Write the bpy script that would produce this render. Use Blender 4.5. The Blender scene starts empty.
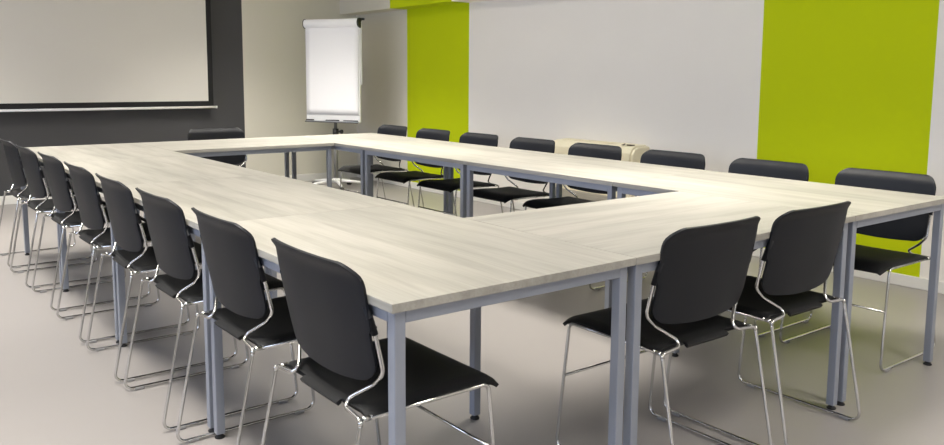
import bpy, bmesh, math, random
from mathutils import Vector, Matrix
PI = math.pi
random.seed(4)
C = bpy.context.scene.collection

# ------------------------------------------------------------------ materials
def nodes(name):
    m = bpy.data.materials.new(name); m.use_nodes = True
    nt = m.node_tree; b = nt.nodes['Principled BSDF']
    return m, nt, b
def mat(name, col, rough=.5, metal=0., bump=0., bscale=200., var=0., vscale=3., coat=0., spec=.5):
    m, nt, b = nodes(name)
    b.inputs['Base Color'].default_value = (*col, 1)
    b.inputs['Roughness'].default_value = rough
    b.inputs['Metallic'].default_value = metal
    b.inputs['Coat Weight'].default_value = coat
    b.inputs['Specular IOR Level'].default_value = spec
    tc = nt.nodes.new('ShaderNodeTexCoord')
    if var:
        n = nt.nodes.new('ShaderNodeTexNoise'); n.inputs['Scale'].default_value = vscale; n.inputs['Detail'].default_value = 4
        nt.links.new(tc.outputs['Object'], n.inputs['Vector'])
        mx = nt.nodes.new('ShaderNodeMix'); mx.data_type = 'RGBA'
        mx.inputs[6].default_value = (*[c*(1-var) for c in col], 1); mx.inputs[7].default_value = (*[min(1, c*(1+var)) for c in col], 1)
        nt.links.new(n.outputs['Fac'], mx.inputs[0]); nt.links.new(mx.outputs[2], b.inputs['Base Color'])
    if bump:
        n = nt.nodes.new('ShaderNodeTexNoise'); n.inputs['Scale'].default_value = bscale; n.inputs['Detail'].default_value = 3
        nt.links.new(tc.outputs['Object'], n.inputs['Vector'])
        bp = nt.nodes.new('ShaderNodeBump'); bp.inputs['Strength'].default_value = bump; bp.inputs['Distance'].default_value = .002
        nt.links.new(n.outputs['Fac'], bp.inputs['Height']); nt.links.new(bp.outputs['Normal'], b.inputs['Normal'])
    return m
def wood():
    m, nt, b = nodes('whitewashed_oak_laminate')
    L = nt.links.new
    tc = nt.nodes.new('ShaderNodeTexCoord'); oi = nt.nodes.new('ShaderNodeObjectInfo')
    mul = nt.nodes.new('ShaderNodeMath'); mul.operation = 'MULTIPLY'; mul.inputs[1].default_value = 37.
    L(oi.outputs['Random'], mul.inputs[0])
    cmb = nt.nodes.new('ShaderNodeCombineXYZ'); L(mul.outputs[0], cmb.inputs[0]); L(mul.outputs[0], cmb.inputs[1])
    add = nt.nodes.new('ShaderNodeVectorMath'); add.operation = 'ADD'
    L(tc.outputs['Object'], add.inputs[0]); L(cmb.outputs[0], add.inputs[1])
    def noise(sx, sy, detail, dist=0., rough=.5):
        mp = nt.nodes.new('ShaderNodeMapping'); mp.inputs['Scale'].default_value = (sx, sy, sy)
        L(add.outputs[0], mp.inputs['Vector'])
        n = nt.nodes.new('ShaderNodeTexNoise'); n.inputs['Scale'].default_value = 1; n.inputs['Detail'].default_value = detail
        n.inputs['Roughness'].default_value = rough; n.inputs['Distortion'].default_value = dist
        L(mp.outputs[0], n.inputs['Vector']); return n
    n1 = noise(1.6, 16, 4, .4); n2 = noise(5, 130, 3); n3 = noise(.9, 4.5, 2)
    r1 = nt.nodes.new('ShaderNodeValToRGB')
    r1.color_ramp.elements[0].position = .34; r1.color_ramp.elements[0].color = (.33, .318, .285, 1)
    r1.color_ramp.elements[1].position = .56; r1.color_ramp.elements[1].color = (.405, .393, .355, 1)
    L(n1.outputs['Fac'], r1.inputs[0])
    r2 = nt.nodes.new('ShaderNodeValToRGB')
    r2.color_ramp.elements[0].position = .35; r2.color_ramp.elements[0].color = (.86, .855, .84, 1)
    r2.color_ramp.elements[1].position = .6; r2.color_ramp.elements[1].color = (1, 1, 1, 1)
    L(n2.outputs['Fac'], r2.inputs[0])
    r3 = nt.nodes.new('ShaderNodeValToRGB')
    r3.color_ramp.elements[0].position = .35; r3.color_ramp.elements[0].color = (.88, .88, .87, 1)
    r3.color_ramp.elements[1].position = .62; r3.color_ramp.elements[1].color = (1.04, 1.03, 1.02, 1)
    L(n3.outputs['Fac'], r3.inputs[0])
    def mulc(a, c, f=1.):
        x = nt.nodes.new('ShaderNodeMix'); x.data_type = 'RGBA'; x.blend_type = 'MULTIPLY'; x.inputs[0].default_value = f
        L(a, x.inputs[6]); L(c, x.inputs[7]); return x.outputs[2]
    L(mulc(mulc(r1.outputs[0], r2.outputs[0], .6), r3.outputs[0]), b.inputs['Base Color'])
    b.inputs['Roughness'].default_value = .5
    bp = nt.nodes.new('ShaderNodeBump'); bp.inputs['Strength'].default_value = .06; bp.inputs['Distance'].default_value = .001
    L(n2.outputs['Fac'], bp.inputs['Height']); L(bp.outputs['Normal'], b.inputs['Normal'])
    return m
def emit(name, col, s):
    m, nt, b = nodes(name)
    b.inputs['Base Color'].default_value = (.8, .8, .8, 1)
    b.inputs['Emission Color'].default_value = (*col, 1); b.inputs['Emission Strength'].default_value = s
    return m
def glass():
    m, nt, b = nodes('window_glass')
    out = nt.nodes['Material Output']
    t = nt.nodes.new('ShaderNodeBsdfTransparent'); g = nt.nodes.new('ShaderNodeBsdfGlossy'); g.inputs['Roughness'].default_value = .02
    f = nt.nodes.new('ShaderNodeFresnel'); f.inputs['IOR'].default_value = 1.45
    x = nt.nodes.new('ShaderNodeMixShader')
    nt.links.new(f.outputs[0], x.inputs[0]); nt.links.new(t.outputs[0], x.inputs[1]); nt.links.new(g.outputs[0], x.inputs[2])
    nt.links.new(x.outputs[0], out.inputs['Surface'])
    return m
M = dict(
    wood=wood(),
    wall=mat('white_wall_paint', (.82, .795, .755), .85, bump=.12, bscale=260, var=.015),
    wallfar=mat('darker_warm_wall', (.66, .635, .555), .85, bump=.12, bscale=260, var=.015),  # darker, yellower wall tone: far wall, far end of right wall and bulkhead
    green=mat('lime_green_wall_paint', (.50, .60, .002), .8, spec=.2, bump=.1, bscale=260, var=.02),
    char=mat('charcoal_wall_paint', (.058, .058, .062), .8, bump=.1, bscale=260, var=.03),
    ceil=mat('ceiling_paint', (.78, .77, .74), .9, bump=.2, bscale=120),
    floor=mat('greige_vinyl_floor', (.295, .277, .268), .36, bump=.05, bscale=35, var=.035, vscale=2.2),
    base=mat('white_gloss_trim', (.74, .73, .70), .4),
    steel=mat('grey_blue_powder_coated_steel', (.29, .315, .37), .4, .25, bump=.04, bscale=700),
    rubber=mat('black_rubber', (.015, .015, .016), .7),
    plastic=mat('black_chair_plastic', (.006, .0075, .0115), .5, bump=.15, bscale=900, spec=.3),
    seat=mat('black_seat_plastic', (.006, .0065, .0075), .6, bump=.2, bscale=900, spec=.3),
    chrome=mat('chrome', (.66, .66, .65), .17, 1.),
    glide=mat('clear_grey_plastic', (.30, .30, .30), .35),
    white=mat('white_enamel', (.80, .80, .80), .35),
    paper=mat('flip_chart_paper', (.93, .93, .945), .75),
    black=mat('black_plastic', (.012, .012, .013), .4),
    aluminium=mat('brushed_aluminium', (.55, .56, .57), .35, .9),
    greypole=mat('grey_painted_pole', (.20, .20, .195), .45, .3),
    screen=mat('matte_projection_fabric', (.66, .64, .60), .95),
    border=mat('black_screen_border', (.008, .008, .009), .85),
    cream=mat('cream_enamel', (.86, .80, .60), .35),
    creamdark=mat('brown_plastic', (.10, .07, .035), .5),
    creamgrille=mat('grey_beige_grille', (.45, .42, .35), .5),
    glass=glass(),
    lamp=emit('lit_diffuser', (1, .93, .82), 4.),
)

# ------------------------------------------------------------------ mesh helpers
def box(bm, x0, x1, y0, y1, z0, z1, mi=0, rot=None):
    vs = [bm.verts.new((x, y, z)) for x in (x0, x1) for y in (y0, y1) for z in (z0, z1)]
    for f in ((0, 1, 3, 2), (4, 6, 7, 5), (0, 4, 5, 1), (2, 3, 7, 6), (0, 2, 6, 4), (1, 5, 7, 3)):
        fc = bm.faces.new([vs[i] for i in f]); fc.material_index = mi
    if rot is not None:
        for v in vs: v.co = rot @ v.co
def fillet(pts, r, n=7):
    pts = [Vector(p) for p in pts]
    rs = r if isinstance(r, (list, tuple)) else [r]*len(pts)
    out = [pts[0]]
    for i in range(1, len(pts)-1):
        a, b, c = pts[i-1], pts[i], pts[i+1]
        u = (a-b).normalized(); w = (c-b).normalized()
        ang = u.angle(w)
        if ang > 3.10: out.append(b); continue
        t = min(rs[i]/math.tan(ang/2), (a-b).length*.48, (c-b).length*.48)
        p0 = b+u*t; p1 = b+w*t; R = t*math.tan(ang/2)
        cen = b+(u+w).normalized()*(R/math.sin(ang/2))
        v0 = p0-cen; v1 = p1-cen; tot = v0.angle(v1)
        ax = v0.cross(v1).normalized()
        for k in range(n+1):
            out.append(cen+Matrix.Rotation(tot*k/n, 3, ax) @ v0)
    out.append(pts[-1])
    return out
def tube(bm, pts, r, seg=10, mi=0, caps=True):
    pts = [Vector(p) for p in pts]
    q = [pts[0]]
    for p in pts[1:]:
        if (p-q[-1]).length > 1e-5: q.append(p)
    pts = q
    t0 = (pts[1]-pts[0]).normalized()
    n = t0.orthogonal().normalized()
    rings = []; prev = t0
    for i, p in enumerate(pts):
        if i == 0: t = t0
        elif i == len(pts)-1: t = (pts[-1]-pts[-2]).normalized()
        else: t = ((pts[i+1]-p).normalized()+(p-pts[i-1]).normalized()).normalized()
        q = prev.rotation_difference(t); n = (q @ n).normalized(); prev = t
        b = t.cross(n)
        rr = r[i] if isinstance(r, (list, tuple)) else r
        rings.append([bm.verts.new(p+(n*math.cos(2*PI*k/seg)+b*math.sin(2*PI*k/seg))*rr) for k in range(seg)])
    for a, b in zip(rings, rings[1:]):
        for k in range(seg):
            f = bm.faces.new((a[k], a[(k+1) % seg], b[(k+1) % seg], b[k])); f.smooth = True; f.material_index = mi
    if caps:
        for rg in (rings[0], rings[-1]):
            f = bm.faces.new(rg); f.material_index = mi
def prism(bm, prof, y0, y1, axis='y', smooth=False):
    """extrude a closed (a,b) outline along one axis"""
    def mk(a, b, t): return {'y': (a, t, b), 'x': (t, a, b), 'z': (a, b, t)}[axis]
    A = [bm.verts.new(mk(a, b, y0)) for a, b in prof]; B = [bm.verts.new(mk(a, b, y1)) for a, b in prof]
    n = len(prof)
    bm.faces.new(A); bm.faces.new(B)
    for i in range(n):
        f = bm.faces.new((A[i], A[(i+1) % n], B[(i+1) % n], B[i])); f.smooth = smooth
def obj(name, bm, mats, parent=None, bevel=0., seg=2, loc=None):
    bmesh.ops.recalc_face_normals(bm, faces=bm.faces)
    me = bpy.data.meshes.new(name); bm.to_mesh(me); bm.free()
    for m in (mats if isinstance(mats, (list, tuple)) else [mats]): me.materials.append(m)
    o = bpy.data.objects.new(name, me); C.objects.link(o)
    if parent: o.parent = parent
    if loc: o.location = loc
    if bevel:
        md = o.modifiers.new('bevel', 'BEVEL'); md.width = bevel; md.segments = seg; md.limit_method = 'ANGLE'; md.angle_limit = .7
        md.harden_normals = False
    return o
def NB(): return bmesh.new()
def thing(name, label, cat, loc=(0, 0, 0), rz=0, group=None):
    o = bpy.data.objects.new(name, None); C.objects.link(o); o.empty_display_size = .1
    o.location = loc; o.rotation_euler = (0, 0, rz); o['label'] = label; o['category'] = cat
    if group: o['group'] = group
    return o
def dup(root, loc, rz, label):
    r = root.copy(); C.objects.link(r); r.location = loc; r.rotation_euler = (0, 0, rz); r['label'] = label
    for ch in list(root.children):
        c = ch.copy(); C.objects.link(c); c.parent = r
        for g in list(ch.children):
            d = g.copy(); C.objects.link(d); d.parent = c
    return r
def struct(name, bm, mats, bevel=0.):
    o = obj(name, bm, mats, None, bevel); o['kind'] = 'structure'; return o

# ------------------------------------------------------------------ room
X0, X1, Y0, Y1, ZC = -3.6, 4.10, -3.4, 7.35, 2.62
BX, BZ = 3.88, 1.972           # bulkhead face and underside
GA, GB = (.66, 1.79), (5.09, 6.22)
b = NB(); box(b, X0-.2, X1+.2, Y0-.2, Y1+.2, -.1, 0); struct('floor', b, M['floor'])
b = NB(); box(b, X0-.2, X1+.2, Y0-.2, Y1+.2, ZC, ZC+.1); struct('ceiling', b, M['ceil'])
# right wall with two painted lime bands
b = NB()
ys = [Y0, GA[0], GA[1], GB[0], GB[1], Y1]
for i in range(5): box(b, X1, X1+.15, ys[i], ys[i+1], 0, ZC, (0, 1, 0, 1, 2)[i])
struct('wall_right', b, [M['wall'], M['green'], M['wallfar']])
b = NB()
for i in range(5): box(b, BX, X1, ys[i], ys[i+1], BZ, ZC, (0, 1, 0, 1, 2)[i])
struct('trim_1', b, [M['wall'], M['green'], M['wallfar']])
# far wall with painted charcoal field
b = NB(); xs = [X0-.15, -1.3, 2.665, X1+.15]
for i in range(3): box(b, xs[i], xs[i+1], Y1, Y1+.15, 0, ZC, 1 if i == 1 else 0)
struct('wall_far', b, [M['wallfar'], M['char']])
b = NB(); box(b, X0-.15, X1+.15, Y0-.15, Y0, 0, ZC); struct('wall_near', b, M['wall'])
# left wall with three window openings
wins = [(-2.6, -.6), (.4, 2.6), (3.6, 5.8)]; wz0, wz1 = .95, 2.2
b = NB(); box(b, X0-.2, X0, Y0, Y1, 0, wz0); box(b, X0-.2, X0, Y0, Y1, wz1, ZC)
e = [Y0]+[v for w in wins for v in w]+[Y1]
for i in range(0, len(e), 2): box(b, X0-.2, X0, e[i], e[i+1], wz0, wz1)
struct('wall_left', b, M['wall'])
for n, (ya, yb) in enumerate(wins):
    b = NB(); t = .05; xa, xb = X0-.14, X0-.07
    box(b, xa, xb, ya, yb, wz0, wz0+t); box(b, xa, xb, ya, yb, wz1-t, wz1)
    ym = (ya+yb)/2
    for yy in (ya, ym-t/2, yb-t): box(b, xa, xb, yy, yy+t, wz0+t, wz1-t)
    w = struct('window_%d' % (n+1), b, M['white'], .003)
    b = NB()
    for a, c in ((ya+t, ym-t/2), (ym+t/2, yb-t)): box(b, X0-.11, X0-.10, a, c, wz0+t, wz1-t)
    obj('window_pane', b, M['glass'], w)
def skirting(name, x0, x1, y0, y1, h):
    b = NB(); box(b, x0, x1, y0, y1, 0, h); struct(name, b, M['base'], .004)
skirting('baseboard_right', X1-.015, X1, Y0, Y1, .07)
skirting('baseboard_far', X0, X1-.015, Y1-.015, Y1, .085)
skirting('baseboard_left', X0, X0+.015, Y0, Y1-.015, .07)
skirting('baseboard_near', X0+.015, X1-.015, Y0, Y0+.015, .07)

# ------------------------------------------------------------------ ceiling lights
LW, LL = .6, 1.2
def ceiling_light(x, y, label, src=None, power=60):
    if src is None:
        t = thing('ceiling_light', label, 'light', (x, y, ZC), 0, 'ceiling panels above the meeting table')
        b = NB()
        for s in (-1, 1):
            box(b, s*LW/2-.015, s*LW/2+.015, -LL/2-.015, LL/2+.015, -.03, 0)
            box(b, -LW/2, LW/2, s*LL/2-.015, s*LL/2+.015, -.03, 0)
        obj('light_frame', b, M['white'], t)
        b = NB(); box(b, -LW/2+.01, LW/2-.01, -LL/2+.01, LL/2-.01, -.015, -.005); obj('diffuser', b, M['lamp'], t)
    else: t = dup(src, (x, y, ZC), 0, label)
    l = bpy.data.lights.new('panel_glow', 'AREA'); l.shape = 'RECTANGLE'; l.size = LW-.05; l.size_y = LL-.05
    l.energy = power; l.color = (1, .95, .86); l.spread = math.radians(104)
    lo = bpy.data.objects.new('panel_glow', l); lo.location = (x, y, ZC-.035); C.objects.link(lo)
    return t
lt = None
for x, px in ((-.5, 'window side'), (2.2, 'green wall side')):
    for y, py in ((-1.6, 'behind the camera'), (1.0, 'over the near end of the table'), (3.4, 'over the middle of the table'), (5.6, 'beyond the far end of the table')):
        o = ceiling_light(x, y, 'white ceiling light panel on the %s, %s' % (px, py), lt, 27 if y < 5 else 40)
        if lt is None: lt = o

# ------------------------------------------------------------------ tables (modules 1.2 x 0.8)
H, T, LEG, IN = .74, .022, .030, .017
def make_table(label):
    t = thing('meeting_table', label, 'table', (0, 0, 0), 0, 'meeting tables set in a closed rectangle')
    b = NB(); box(b, -.599, .599, -.399, .399, H-T, H); obj('tabletop', b, M['wood'], t, .0015)
    b = NB()
    xo, yo = .6-IN, .4-IN; w = .022; z0, z1 = H-T-.032, H-T
    for s in (-1, 1):
        a, c = sorted((s*yo, s*(yo-w))); box(b, -xo+LEG, xo-LEG, a, c, z0, z1)
        a, c = sorted((s*xo, s*(xo-w))); box(b, a, c, -yo+LEG, yo-LEG, z0, z1)
    obj('frame', b, M['steel'], t, .0025)
    for sx in (-1, 1):
        for sy in (-1, 1):
            b = NB(); a, c = sorted((sx*xo, sx*(xo-LEG))); d, e = sorted((sy*yo, sy*(yo-LEG)))
            box(b, a, c, d, e, .016, H-T); l = obj('leg', b, M['steel'], t, .0025)
            b = NB(); cx, cy = (a+c)/2, (d+e)/2
            tube(b, [(cx, cy, 0), (cx, cy, .004), (cx, cy, .009), (cx, cy, .0165)], [.0165, .0175, .011, .010], 14); obj('foot', b, M['rubber'], l)
    return t
tabs = [
 (.4, .6, PI/2, 'pale oak meeting table forming the near left corner, window side'),
 (.4, 1.8, PI/2, 'pale oak meeting table, second from the near end along the window side'),
 (.4, 3.0, PI/2, 'pale oak meeting table, third from the near end along the window side'),
 (.4, 4.2, PI/2, 'pale oak meeting table forming the far corner below the projection screen'),
 (2.4, .6, -PI/2, 'pale oak meeting table forming the near right corner by the wide green wall band'),
 (2.4, 1.8, -PI/2, 'pale oak meeting table in front of the cream wall heater, second from near right corner'),
 (2.4, 3.0, -PI/2, 'pale oak meeting table along the green wall side, second from the flip chart'),
 (2.4, 4.2, -PI/2, 'pale oak meeting table forming the far corner in front of the flip chart'),
 (1.4, .4, 0, 'pale oak meeting table closing the near end, crosswise grain, two chairs at it'),
 (1.4, 4.4, PI, 'pale oak meeting table closing the far end, one chair behind it'),
]
t0 = None
for x, y, r, lab in tabs:
    if t0 is None: t0 = make_table(lab); t0.location = (x, y, 0); t0.rotation_euler = (0, 0, r)
    else: dup(t0, (x, y, 0), r, lab)

# ------------------------------------------------------------------ chairs
ROD = .0056
def grid_shell(rows, th):
    """rows: list of rows of (point) ; solid shell of thickness th along local normals"""
    b = NB(); nr, nc = len(rows), len(rows[0])
    P = [[Vector(p) for p in r] for r in rows]
    def nrm(i, j):
        a = P[min(i+1, nr-1)][j]-P[max(i-1, 0)][j]; c = P[i][min(j+1, nc-1)]-P[i][max(j-1, 0)]
        n = a.cross(c); return n.normalized() if n.length > 1e-9 else Vector((1, 0, 0))
    F = [[b.verts.new(P[i][j]+nrm(i, j)*th/2) for j in range(nc)] for i in range(nr)]
    B = [[b.verts.new(P[i][j]-nrm(i, j)*th/2) for j in range(nc)] for i in range(nr)]
    for i in range(nr-1):
        for j in range(nc-1):
            for G in (F, B):
                f = b.faces.new((G[i][j], G[i][j+1], G[i+1][j+1], G[i+1][j])); f.smooth = True
    loop = [(0, j) for j in range(nc)]+[(i, nc-1) for i in range(1, nr)]+[(nr-1, j) for j in range(nc-2, -1, -1)]+[(i, 0) for i in range(nr-2, 0, -1)]
    for k in range(len(loop)):
        (i, j), (u, v) = loop[k], loop[(k+1) % len(loop)]
        b.faces.new((F[i][j], F[u][v], B[u][v], B[i][j]))
    return b
def smooth(t): t = max(0, min(1, t)); return t*t*(3-2*t)
def back_rows():
    z0, z1, W0, W1, rb, rt = .524, .812, .223, .231, .050, .060
    # z stations, dense near rounded corners
    zs = [z0+rb*(1-math.cos(a*PI/2/8)) for a in range(9)]
    zs += [z0+rb+(z1-rt-z0-rb)*k/8 for k in range(1, 8)]+[.640, .646, .652, .658]; zs.sort()
    zs += [z1-rt+rt*math.sin(a*PI/2/9) for a in range(10)]
    rows = []
    for z in zs:
        W = W0+(W1-W0)*smooth((z-.642)/.014)
        hw = W
        if z < z0+rb: d = z0+rb-z; hw = W-.055+.055*math.sqrt(max(0, 1-(d/rb)**2))
        if z > z1-rt: d = z-(z1-rt); hw = W-rt+rt*math.sqrt(max(0, 1-(d/rt)**2))
        row = []
        for j in range(25):
            u = -1+2*j/24
            y = hw*u
            q = (z-z0)/(z1-z0)
            x = .005-.047*q-.003*math.sin(PI*q)            # leans back
            x += (.030-.008*q)*(abs(y)/.225)**2.5                    # wraps round the sitter
            x -= .017*smooth((z-(z1-.045))/.045)**1.5          # rolled top lip
            row.append((x, y, z-.020*(1-(abs(y)/.225)**2)*smooth((.60-z)/.08)))
        rows.append(row)
    return rows
def seat_rows():
    rows = []
    xs = [-.013, -.009, -.003, .003, .005, .015, .03, .06, .10, .15, .20, .25, .30, .335, .36, .38, .390, .398, .403, .405]
    for x in xs:
        if x < .03: z = .455-.014*((.03-x)/.042)**2
        else: z = .455+.006*smooth((x-.15)/.15)
        if x > .34: z -= .042*((x-.34)/.073)**2.2
        hw = .226
        if x < .004: hw = .100
        if x > .34: hw -= .022*((x-.34)/.073)**2.4
        row = []
        for j in range(25):
            u = -1+2*j/24; s = math.copysign(abs(u)**.9, u) if u else 0
            y = hw*s; e = abs(y)/.226
            zz = z-.010*math.exp(-((x-.17)/.14)**2)*(1-e**2)-.012*smooth((e-.86)/.14)
            row.append((x, y, zz))
        rows.append(row)
    return rows
def make_chair(label):
    t = thing('stacking_chair', label, 'chair', (0, 0, 0), 0, None)
    s = obj('seat', grid_shell(seat_rows(), .011), M['seat'], t, .003)
    k = obj('backrest', grid_shell(back_rows(), .008), M['plastic'], t, .0025)
    for sg in (-1, 1):
        # sleeve that holds the upright on the backrest
        b = NB()
        prof = []
        pts = fillet([(.018, sg*.229, .642), (.006, sg*.225, .685), (-.002, sg*.221, .712)], .03)
        n = len(pts)
        tube(b, pts, [.0085+.001*math.sin(PI*i/(n-1)) for i in range(n)], 10)
        obj('sleeve', b, M['plastic'], k)
    for sg in (-1, 1):
        b = NB()
        path = [(-.005, sg*.222, .442), (.360, sg*.226, .445), (.402, sg*.235, ROD+.004), (-.110, sg*.235, ROD+.004),
                (-.022, sg*.231, .444), (-.013, sg*.114, .449), (.034, sg*.198, .508), (.041, sg*.230, .543), (.018, sg*.229, .645), (.005, sg*.224, .69)]
        tube(b, fillet(path, [0, .022, .03, .03, .018, .018, .04, .04, .05, 0], 8), ROD, 10)
        sf = obj('side_frame', b, M['chrome'], t)
        b = NB()
        tube(b, [(-.016, sg*.223, .442), (.006, sg*.222, .442)], .0070, 10)
        tube(b, [(-.025, sg*.231, .432), (-.022, sg*.231, .444)], .0066, 10)
        obj('clamp', b, M['chrome'], sf)
        for gx in (-.05, .34):
            b = NB(); box(b, gx-.018, gx+.018, sg*.235-.008, sg*.235+.008, 0, .012); obj('glide', b, M['glide'], sf, .003)
    b = NB(); tube(b, [(.3785, -.230, .262), (.3785, .230, .262)], ROD*.85, 10); obj('crossbar', b, M['chrome'], t)
    for x in (.05, .30):
        b = NB(); tube(b, fillet([(x, -.222, .442), (x, -.20, .435), (x, .20, .435), (x, .222, .442)], .01), ROD*.85, 8)
        obj('seat_support', b, M['chrome'], t)
    return t
win = 'chairs along the window side of the table'; wal = 'chairs along the green wall side of the table'
chairs = []
L = ['nearest of the row, beside the near left table corner', 'second from the near left table corner', 'third from the near left table corner',
     'fourth from the near left table corner', 'fifth from the near left table corner', 'sixth from the near left table corner',
     'second from the screen end', 'farthest of the row, next to the charcoal wall']
for c, dx, rz, l in zip((.333, .955, 1.55, 2.13, 2.74, 3.385, 3.98, 4.61), (.012, .012, .004, -.006, -.008, -.01, -.03, -.03), (0, 0, .5, 0, .5, 1, 1, 1), L):
    dx -= .012
    chairs.append((dx, c, math.radians(rz), 'black chair on the window side, '+l, win))
Rr = ['nearest, in front of the wide green band', 'second from the near right table corner',
      'just right of the cream wall heater', 'before the middle of the cream heater',
      'before the left end of the cream heater', 'just right of the narrow green band',
      'in front of the narrow green band', 'farthest, next to the flip chart']
for c, dx, l in zip((.335, .93, 1.55, 2.17, 2.77, 3.375, 3.98, 4.60), (.085, .07, .07, .07, .07, .07, .07, .07), Rr):
    chairs.append((2.8+dx, c, PI, 'black chair on the green wall side, '+l, wal))
chairs.append((1.133, .006, PI/2, 'black stacking chair at the near end of the table, left of the two', 'chairs at the near end of the table'))
chairs.append((1.680, .002, PI/2, 'black stacking chair at the near end of the table, right of the two', 'chairs at the near end of the table'))
chairs.append((1.48, 5.02, -PI/2, 'single black stacking chair behind the far end table, before the charcoal wall', None))
c0 = make_chair(chairs[0][3])
for i, (x, y, rz, lab, g) in enumerate(chairs):
    if i == 0: o = c0; o.location = (x, y, 0); o.rotation_euler = (0, 0, rz)
    else: o = dup(c0, (x, y, 0), rz, lab)
    if g: o['group'] = g
    elif 'group' in o: del o['group']

# ------------------------------------------------------------------ projection screen
t = thing('projection_screen', 'wide pull-down projection screen with black border on the charcoal wall', 'projection screen', (1.26, Y1, 0))
sx0, sx1, sz0, sz1 = -1.005, .965, .965, 2.30
y = -.10
b = NB(); box(b, sx0, sx1, y-.001, y+.001, sz0, sz1); obj('screen_fabric', b, M['screen'], t)
b = NB(); w = .055
box(b, sx0-w, sx0, y-.0012, y+.0012, sz0-w, sz1); box(b, sx1, sx1+w, y-.0012, y+.0012, sz0-w, sz1); box(b, sx0, sx1, y-.0012, y+.0012, sz0-w, sz0)
obj('screen_border', b, M['border'], t)
b = NB(); tube(b, [(sx0-.09, y, .898), (sx1+.085, y, .898)], .013, 14); bar = obj('bottom_bar', b, M['white'], t)
b = NB()
for s in (sx0-.092, sx1+.087): tube(b, [(s-.006, y, .898), (s+.006, y, .898)], .0145, 14)
obj('end_cap', b, M['white'], bar)
b = NB(); prism(b, [(-.155, 2.33), (-.15, 2.30), (-.05, 2.30), (-.004, 2.30), (-.004, 2.42), (-.13, 2.42), (-.155, 2.40)], sx0-.1, sx1+.1, 'x'); obj('screen_casing', b, M['white'], t, .006)

# ------------------------------------------------------------------ flip chart
t = thing('flip_chart', 'white flip chart easel with blank paper pad on a wheeled star base', 'flip chart', (3.355, 6.55, 0), math.radians(-62))
zb, zt = .745, 1.80
b = NB(); box(b, -.35, .35, -.012, .010, zb, zt); obj('board', b, M['white'], t, .005)
# pad: slightly curling sheets
b = NB()
rows = []
for i in range(15):
    z = zt-.02-(zt-.02-(zb+.075))*i/14
    rows.append([(-.335+.67*j/12, -.0165-.004*math.sin(PI*i/14), z) for j in range(13)])
bb = grid_shell(rows, .006); b.free(); obj('paper_pad', bb, M['paper'], t)
b = NB(); prof = [(-.010, zt-.045)]+[(-.020-.035*math.sin(a), zt+.005-.045*math.cos(a)) for a in [k*PI/10 for k in range(11)]]+[(.0, zt+.05), (.012, zt+.04), (.012, zt-.045)]
prism(b, prof, -.345, .345, 'x', True); cl = obj('paper_clamp', b, M['paper'], t, .002)
b = NB()
for s in (-1, 1):
    b = NB()
    a, c = sorted((s*.345, s*(.362 if s > 0 else .352))); prism(b, [(p*(1.15 if s > 0 else 1.04), zt+(q-zt)*1.12) for p, q in prof], a, c, 'x')
    if s > 0: box(b, .345, .395, .0, .02, zt+.03, zt+.055)
    obj('clamp_cap', b, M['black'], cl, .002)
b = NB(); box(b, -.34, .34, -.05, -.012, zb-.008, zb+.002); box(b, -.34, .34, -.05, -.047, zb, zb+.010); tr = obj('pen_tray', b, M['aluminium'], t, .002)
b = NB()
for a, c in ((-.335, -.24), (-.08, .09), (.15, .33)): tube(b, [(a, -.032, zb+.012), (c, -.032, zb+.012)], .009, 8)
box(b, -.345, .345, -.053, -.050, zb-.010, zb-.003)
obj('marker_rest', b, M['black'], tr)
b = NB(); box(b, .352, .363, .0, .016, 1.15, zt+.02); obj('side_arm', b, M['white'], t, .002)
b = NB(); tube(b, [(0, .035, .60), (0, .035, 1.35)], .018, 14); tube(b, [(0, .035, .09), (0, .035, .66)], .024, 14)
box(b, -.09, .09, .010, .020, .95, 1.3); pole = obj('pole', b, M['greypole'], t)
b = NB(); tube(b, [(0, .035, .585), (0, .035, .665)], .034, 16); tube(b, [(.02, .035, .635), (.075, .035, .635)], .010, 10); tube(b, [(.07, .035, .635), (.088, .035, .635)], .022, 12)
obj('height_knob', b, M['black'], pole)
b = NB(); tube(b, [(0, .035, .07), (0, .035, .115)], [.045, .032], 18); obj('hub', b, M['white'], t)
for k in range(5):
    a = 2*PI*k/5+.45; d = Vector((math.cos(a), math.sin(a), 0)); o_ = Vector((0, .035, 0))
    b = NB(); tube(b, [o_+d*.03+Vector((0, 0, .09)), o_+d*.18+Vector((0, 0, .08)), o_+d*.34+Vector((0, 0, .062))], [.019, .016, .012], 10); lg = obj('leg', b, M['white'], t)
    b = NB(); p = o_+d*.335; n = Vector((-d.y, d.x, 0))
    for s in (-1, 1): tube(b, [p+n*s*.006+Vector((0, 0, .026)), p+n*s*.020+Vector((0, 0, .026))], .026, 16)
    tube(b, [p+Vector((0, 0, .03)), p+Vector((0, 0, .066))], .008, 8); obj('caster', b, M['black'], lg)

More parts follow.
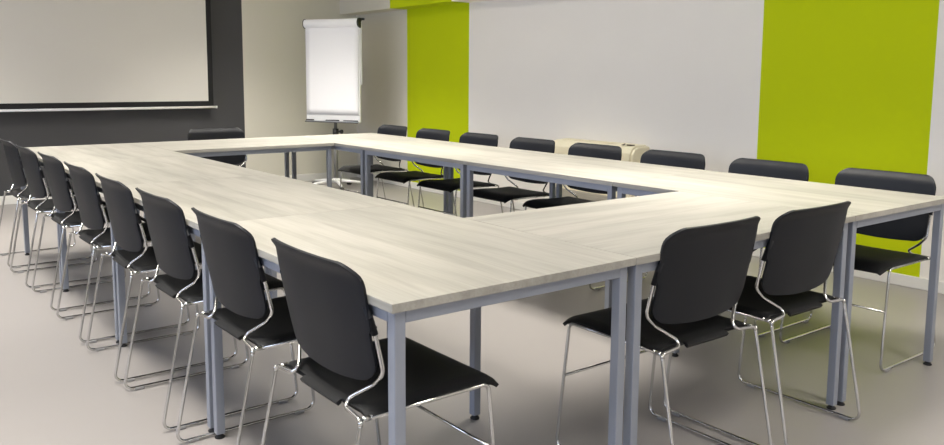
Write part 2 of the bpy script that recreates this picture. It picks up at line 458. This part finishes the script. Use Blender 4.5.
# ------------------------------------------------------------------ fan-coil heater on the right wall
ya, yb = 2.74, 3.69
t = thing('wall_heater', 'long cream wall heater with rounded ends low against the white wall', 'heater', (X1, (ya+yb)/2, 0))
hl = (yb-ya)/2
prof = [(0, .06), (-.17, .06), (-.185, .10), (-.20, .60), (-.195, .655), (-.175, .695), (-.14, .71), (0, .716)]
b = NB(); prism(b, prof, -hl+.03, hl-.03, 'y'); body = obj('body', b, M['cream'], t, .012, 4)
for s in (-1, 1):
    b = NB(); a, c = sorted((s*(hl-.03), s*hl)); prism(b, [(p*.985, .06+(q-.06)*.985) for p, q in prof], a, c, 'y'); obj('end_panel', b, M['cream'], t, .014, 4)
b = NB()
for k in range(7): box(b, -.135+k*.012, -.129+k*.012, -hl+.30, hl-.10, .708, .7175)
obj('outlet_grille', b, M['cream'], t)
b = NB(); n = 18
vs = [(-.205, .05*math.cos(2*PI*k/n), .655+.008*math.sin(2*PI*k/n)) for k in range(n)]
A = [b.verts.new((-.1995, y_-.26, z_-.015)) for _, y_, z_ in vs]; B = [b.verts.new((-.190, y_-.26, z_-.015)) for _, y_, z_ in vs]
b.faces.new(A); b.faces.new(B)
for k in range(n): b.faces.new((A[k], A[(k+1) % n], B[(k+1) % n], B[k]))
obj('handle_slot', b, M['creamdark'], t)
R = Matrix.Translation((-.13, -hl+.16, .713)) @ Matrix.Rotation(.5, 4, 'Z')
b = NB(); box(b, -.05, .05, -.004, .004, 0, .006, rot=R)
box(b, -.15, -.11, -hl+.06, -hl+.11, .711, .719); obj('control_panel', b, M['creamdark'], t, .001)
b = NB(); box(b, -.204, -.188, -hl+.05, hl-.05, .14, .30)
for k in range(9): box(b, -.208, -.200, -hl+.06, hl-.06, .146+k*.017, .155+k*.017)
obj('intake_grille', b, M['creamgrille'], t)

# ------------------------------------------------------------------ daylight
w = bpy.data.worlds.new('sky'); bpy.context.scene.world = w; w.use_nodes = True
bg = w.node_tree.nodes['Background']; bg.inputs[0].default_value = (.66, .76, 1, 1); bg.inputs[1].default_value = 7.0
for ya, yb in wins:
    l = bpy.data.lights.new('window_portal', 'AREA'); l.shape = 'RECTANGLE'; l.size = wz1-wz0; l.size_y = yb-ya
    l.cycles.is_portal = True
    o = bpy.data.objects.new('window_portal', l); o.location = (X0-.21, (ya+yb)/2, (wz0+wz1)/2); o.rotation_euler = (0, -PI/2, 0); C.objects.link(o)

# ------------------------------------------------------------------ camera
f, cy, yaw, pit, rol = 818.98, 174.855, .6573, .11854, .00632
cam = bpy.data.cameras.new('camera'); co = bpy.data.objects.new('camera', cam); C.objects.link(co)
F = Vector((math.sin(yaw)*math.cos(pit), math.cos(yaw)*math.cos(pit), -math.sin(pit)))
Rt = Vector((math.cos(yaw), -math.sin(yaw), 0)); U = Rt.cross(F)
R2 = Rt*math.cos(rol)+U*math.sin(rol); U2 = -Rt*math.sin(rol)+U*math.cos(rol)
mx = Matrix((R2, U2, -F)).transposed().to_4x4(); mx.translation = (-.92955, -1.48833, 1.23535)
co.matrix_world = mx
cam.sensor_width = 36; cam.lens = 36*f/944; cam.shift_y = -(222.5-cy)/944; cam.clip_start = .05
bpy.context.scene.camera = co
vs_ = bpy.context.scene.view_settings
vs_.view_transform = 'Standard'; vs_.look = 'None'; vs_.gamma = 1; vs_.exposure = .24; vs_.use_curve_mapping = False
